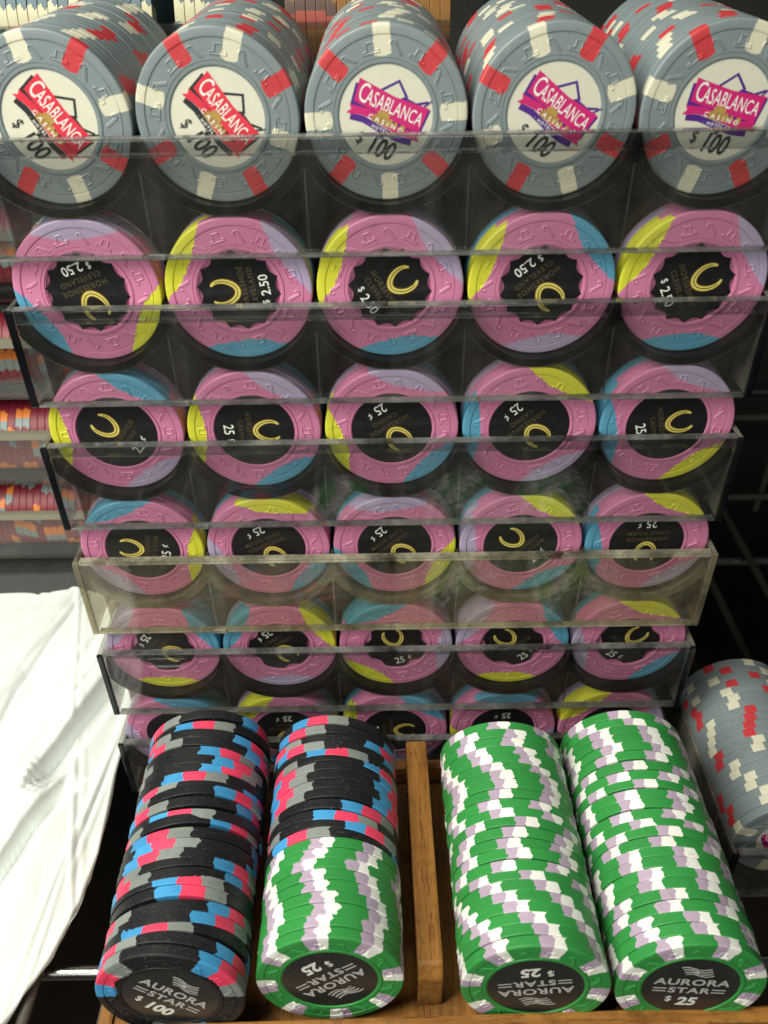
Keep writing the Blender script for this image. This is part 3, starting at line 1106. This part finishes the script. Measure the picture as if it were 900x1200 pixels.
# ------------------------------------------------------------------ sideways racks behind on the left, red chips
LY = 104.0      # y of the barrels' axis in the nearest column
LX1 = -121.0    # right end of the stacks
box_ = boxmesh('rack_base', DARKBOX, -40, 40, -30, 60, 0, 23, bevel=1)
o = link('plastic_box', box_, None, (LX1 - 34, LY + 8, SHELF))
tag(o, 'low dark grey plastic box under the racks of red chips', 'box')
LZ = [-191, -149.5, -108, -66.5, -25]
LN = ['bottom', 'second from bottom', 'third from bottom', 'fourth from bottom', 'top']
for i, z in enumerate(LZ):
    e = empty('chip_rack', (LX1 - 34, LY, z - 22.6))
    tag(e, f'clear rack of red chips lying sideways, {LN[i]} of its tower', 'rack', 'sideways racks of red chips')

    def bx(name, mat, x0, x1, y0, y1, z0, z1, bevel=.25):
        return link(name, boxmesh(name, mat, x0, x1, y0, y1, z0 + 22.6, z1 + 22.6, bevel=bevel), e)
    bx('front_panel', CLEAN, -36, 36, -23.6, -21.4, -12, 10.5)
    bx('rim', CREAM, -36.2, 36.2, -24.2, -21.2, 10.55, 13.6)
    bx('end_panel', ACR, -37.2, -34.8, -21.2, 60, -22.4, 0)
    bx('end_panel', ACR, 34.8, 37.2, -21.2, 60, -22.4, 0)
    q = MB()
    pts_u = [(rad(200) + rad(140) * k / 24) for k in range(25)]
    vs = []
    for xx in (-34.6, 34.6):
        for rr_ in (R + .15, R + 2.0):
            vs += [(xx, rr_ * math.cos(t_), rr_ * math.sin(t_) + 22.6) for t_ in pts_u]
    n = 25
    fs = []
    for k in range(n - 1):
        fs += [(k, k + 1, 2 * n + k + 1, 2 * n + k), (n + k, 3 * n + k, 3 * n + k + 1, n + k + 1), (k, n + k, n + k + 1, k + 1),
               (2 * n + k, 2 * n + k + 1, 3 * n + k + 1, 3 * n + k)]
    q.add(vs, fs, smooth=True)
    link('cradle', q.mesh('cradle', [ACR_CUP], sharp=40), e)
    a = rng.uniform(0, 6)
    for k in range(20):
        a += rng.choice((.0, .06, rng.uniform(-.8, .8), rng.uniform(-.8, .8)))
        xk = LX1 - 1.5 - k * (T + .02)
        if i < 4 and 4 <= k < 14:
            chip(BACK['red'], (xk, LY, z + rng.uniform(0, .1)), a, f'red chip edge, {ORD[k]} from the right end of the {LN[i]} sideways rack',
                 'red chips in the sideways racks', ax=PI / 2)
        else:
            rest_chip(2, xk, LY, z, a, PI / 2)

# ------------------------------------------------------------------ dark wire frame behind on the right
fr_ = empty('wire_shelving', (160, 150, SHELF))
tag(fr_, 'dark wire shelving standing in the shade behind the right side', 'shelving')
for z in (12, 62, 118, 172):
    q = MB(); q.tube([(-70, 0, z), (150, 0, z)], 2.0, 10)
    link('rail', q.mesh('rail', [WIRE], sharp=40), fr_)
for xx in (-60, -8, 44, 96):
    q = MB(); q.tube([(xx, 3.9, 0), (xx, 3.9, 230)], 1.7, 10)
    link('rod', q.mesh('rod', [WIRE], sharp=40), fr_)

# ------------------------------------------------------------------ racks of blue and orange chips behind the tower
ledge = boxmesh('ledge', DARKBOX, -130, 130, 0, 60, 0, 12, bevel=1)
o = link('shelf_board', ledge, None, (-10, 78, -26))
tag(o, 'dark shelf board behind the tower, carrying racks of blue and orange chips', 'shelf')
for nm, mi, xa, xb in (('blue', 3, -140, -63.4), ('blue', 3, -63, -31), ('orange', 4, -29, 28)):
    e = empty('chip_rack', ((xa + xb) / 2, 100, -13))
    tag(e, {'blue-140': 'clear rack of blue chips seen above the leftmost grey stack', 'blue-63': 'clear rack of blue chips seen above the second grey stack',
            'orange-29': 'clear rack of orange chips seen above the middle grey stack'}[nm + str(xa)], 'rack', 'sideways racks behind the tower')
    hw = (xb - xa) / 2
    link('front_panel', boxmesh('front_panel', ACR, -hw, hw, -24, -22, 0, 22, bevel=.2), e)
    link('rim', boxmesh('rim', ACR_RIM, -hw, hw, -24.3, -21.8, 22.05, 24, bevel=.3), e)
    for xx in (-hw + .8, hw - .8):
        link('end_panel', boxmesh('end_panel', ACR, xx - .8, xx + .8, -21.7, 22, 0, 24, bevel=.2), e)
    link('base', boxmesh('base', ACR_CUP, -hw, hw, -24, 22, -.9, -.1, bevel=.1), e)
    a = 0
    k = 0
    while xa + 2.0 + k * (T + .05) < xb - 4.6:
        a += rng.choice((0, 0, .05, -.08, rng.uniform(-.4, .4)))
        rest_chip(mi, xa + 2.0 + k * (T + .05), 100 + rng.uniform(-.2, .2), -13 + 20.5, a + 1.9, PI / 2)
        k += 1
# dark upright of the shelving
post = empty('shelf_post', (38, 96, SHELF))
tag(post, 'black shelf upright behind the middle of the top rack', 'post')
q = MB(); q.tube([(0, 0, 0), (0, 0, 330)], 5.5, 20)
for z in range(20, 330, 25):
    q.tube([(0, 0, z), (0, 0, z + 1.4)], 5.9, 20)
link('pole', q.mesh('pole', [DARKW], sharp=40), post)

tag(link('poker_chips', REST.mesh('poker_chips', REST_MATS, lc=True, sharp=14)), kind='stuff')

# ------------------------------------------------------------------ white plastic wrapping on the left
EDGE = [(-140, -134), (-106, -121.5), (-86, -113), (-67, -108.5), (-48, -107), (-16, -109), (3, -109), (25, -106), (45, -104), (70, -103), (100, -103)]
FOLD1 = [(-113, 58), (-123, 26), (-127, 12), (-136, -18)]
FOLD2 = [(-127, -22), (-134.5, -41), (-138, -57), (-146, -84)]
FOLD3 = [(-150, 60), (-158, 20), (-160, -20), (-170, -60)]


def line_x(pts, y):
    pts = sorted(pts, key=lambda p: p[1])
    for (xa, ya), (xb, yb) in zip(pts[:-1], pts[1:]):
        if ya <= y <= yb:
            return xa + (xb - xa) * (y - ya) / (yb - ya)
    (xa, ya), (xb, yb) = pts[:2] if y < pts[0][1] else pts[-2:]
    return xa + (xb - xa) * (y - ya) / (yb - ya)


def edge_x(y):
    return line_x([(b, a) for a, b in EDGE], y)


def sm(a, b, t):
    t = max(0, min(1, (t - a) / (b - a)))
    return t * t * (3 - 2 * t)


def wob(x, y, k):
    return math.sin(x * .061 * k + 1.7 * math.sin(y * .023 * k + k)) * math.cos(y * .047 * k + 1.3 * math.sin(x * .031 * k)) 


_cr = random.Random(3)
CELLS = [(_cr.uniform(-300, -95), _cr.uniform(-145, 105), _cr.uniform(-.10, .10), _cr.uniform(-.06, .06), _cr.uniform(0, 2.4)) for _ in range(150)]
CX = np.array([c[0] for c in CELLS]); CY = np.array([c[1] for c in CELLS])
CA = np.array([c[2] for c in CELLS]); CB = np.array([c[3] for c in CELLS]); CH = np.array([c[4] for c in CELLS])


CREASES = [(-118, -60, .10, 1.6, .9), (-126, 40, .32, 2.2, 1.2), (-146, 0, .22, 2.6, 1.4), (-152, -50, .30, 1.5, -.9), (-160, 30, .18, 3., 1.6),
           (-172, 0, .35, 2., 1.1), (-184, 20, .25, 2.4, -1.2), (-143, 60, -.25, 1.6, .8), (-112, 20, .05, 1.2, .6)]


def facets(x, y):
    """crushed film: flat facets meeting in sharp creases (upper envelope of nearby tilted planes)"""
    dx, dy = x - CX, y - CY
    h = CH + CA * dx + CB * dy - .0085 * (dx * dx + .35 * dy * dy)
    return float(h.max())


def bag_z(x, y):
    """height of the film over the shelf: pillowy sheets with long open folds and crushed creases"""
    d = edge_x(y) - x
    z = .9 + 1.6 * sm(-.1, .6, d) + 7.0 * sm(0, 24, d) + .55 * facets(x, y) * sm(0, 10, d)
    f1 = line_x(FOLD1, y) - x                 # positive left of the fold line
    on1 = sm(-34, -14, y) * (1 - sm(66, 76, y))
    z += on1 * (3.5 * (sm(-.3, .5, f1) - .8 * sm(1, 16, f1)) - 7.0 * (sm(-9.5, -8.6, f1) - sm(-.8, -.1, f1)))
    f2 = line_x(FOLD2, y) - x
    on2 = 1 - sm(-30, -18, y)
    z += on2 * (3.0 * (sm(-.3, .5, f2) - .8 * sm(1, 14, f2)) - 7.0 * (sm(-8.0, -7.2, f2) - sm(-.8, -.1, f2)))
    f3 = line_x(FOLD3, y) - x
    z += 2.5 * (sm(-1.0, 1.2, f3) - sm(3, 26, f3))
    z += .5 * wob(x, y, 1.) + .12 * abs(wob(x, y, 4.1))
    for px_, py_, sl, w_, h_ in CREASES:          # long straight creases of folded film
        t_ = (x - px_) - sl * (y - py_)
        z += h_ * max(0., 1 - abs(t_) / w_) + .35 * h_ * max(0., 1 - abs(t_ - 2.2 * w_) / w_)
    rr2 = (x + 139) ** 2 + ((y + 23) * .8) ** 2   # small crushed spot
    z += 2.2 * math.exp(-rr2 / 40) * (1 + .6 * math.sin(x * 1.4 + y * .8) * math.sin(y * 1.2 - x * .7))
    return max(z, .9)


q = MB()
NX, NY = 280, 230
vs = []
for iy in range(NY + 1):
    y = -138 + 238 * iy / NY
    ex = edge_x(y) + .5 * math.sin(y * .11) * math.sin(y * .037 + 1)
    for ix in range(NX + 1):
        d = 165 * (ix / NX) ** 1.3
        vs.append((ex - d, y, SHELF + bag_z(ex - d, y)))
W_ = NX + 1
fs = [(iy * W_ + ix, iy * W_ + ix + 1, (iy + 1) * W_ + ix + 1, (iy + 1) * W_ + ix) for iy in range(NY) for ix in range(NX)]
q.add(vs, fs, smooth=True)
ob = link('plastic_wrapping', q.mesh('plastic_wrapping', [BAG]))
so = ob.modifiers.new('thickness', 'SOLIDIFY')
so.thickness = .5 * MM
so.offset = -1
tag(ob, 'crumpled white plastic wrapping with long folds on the shelf beside the racks', 'wrapping')
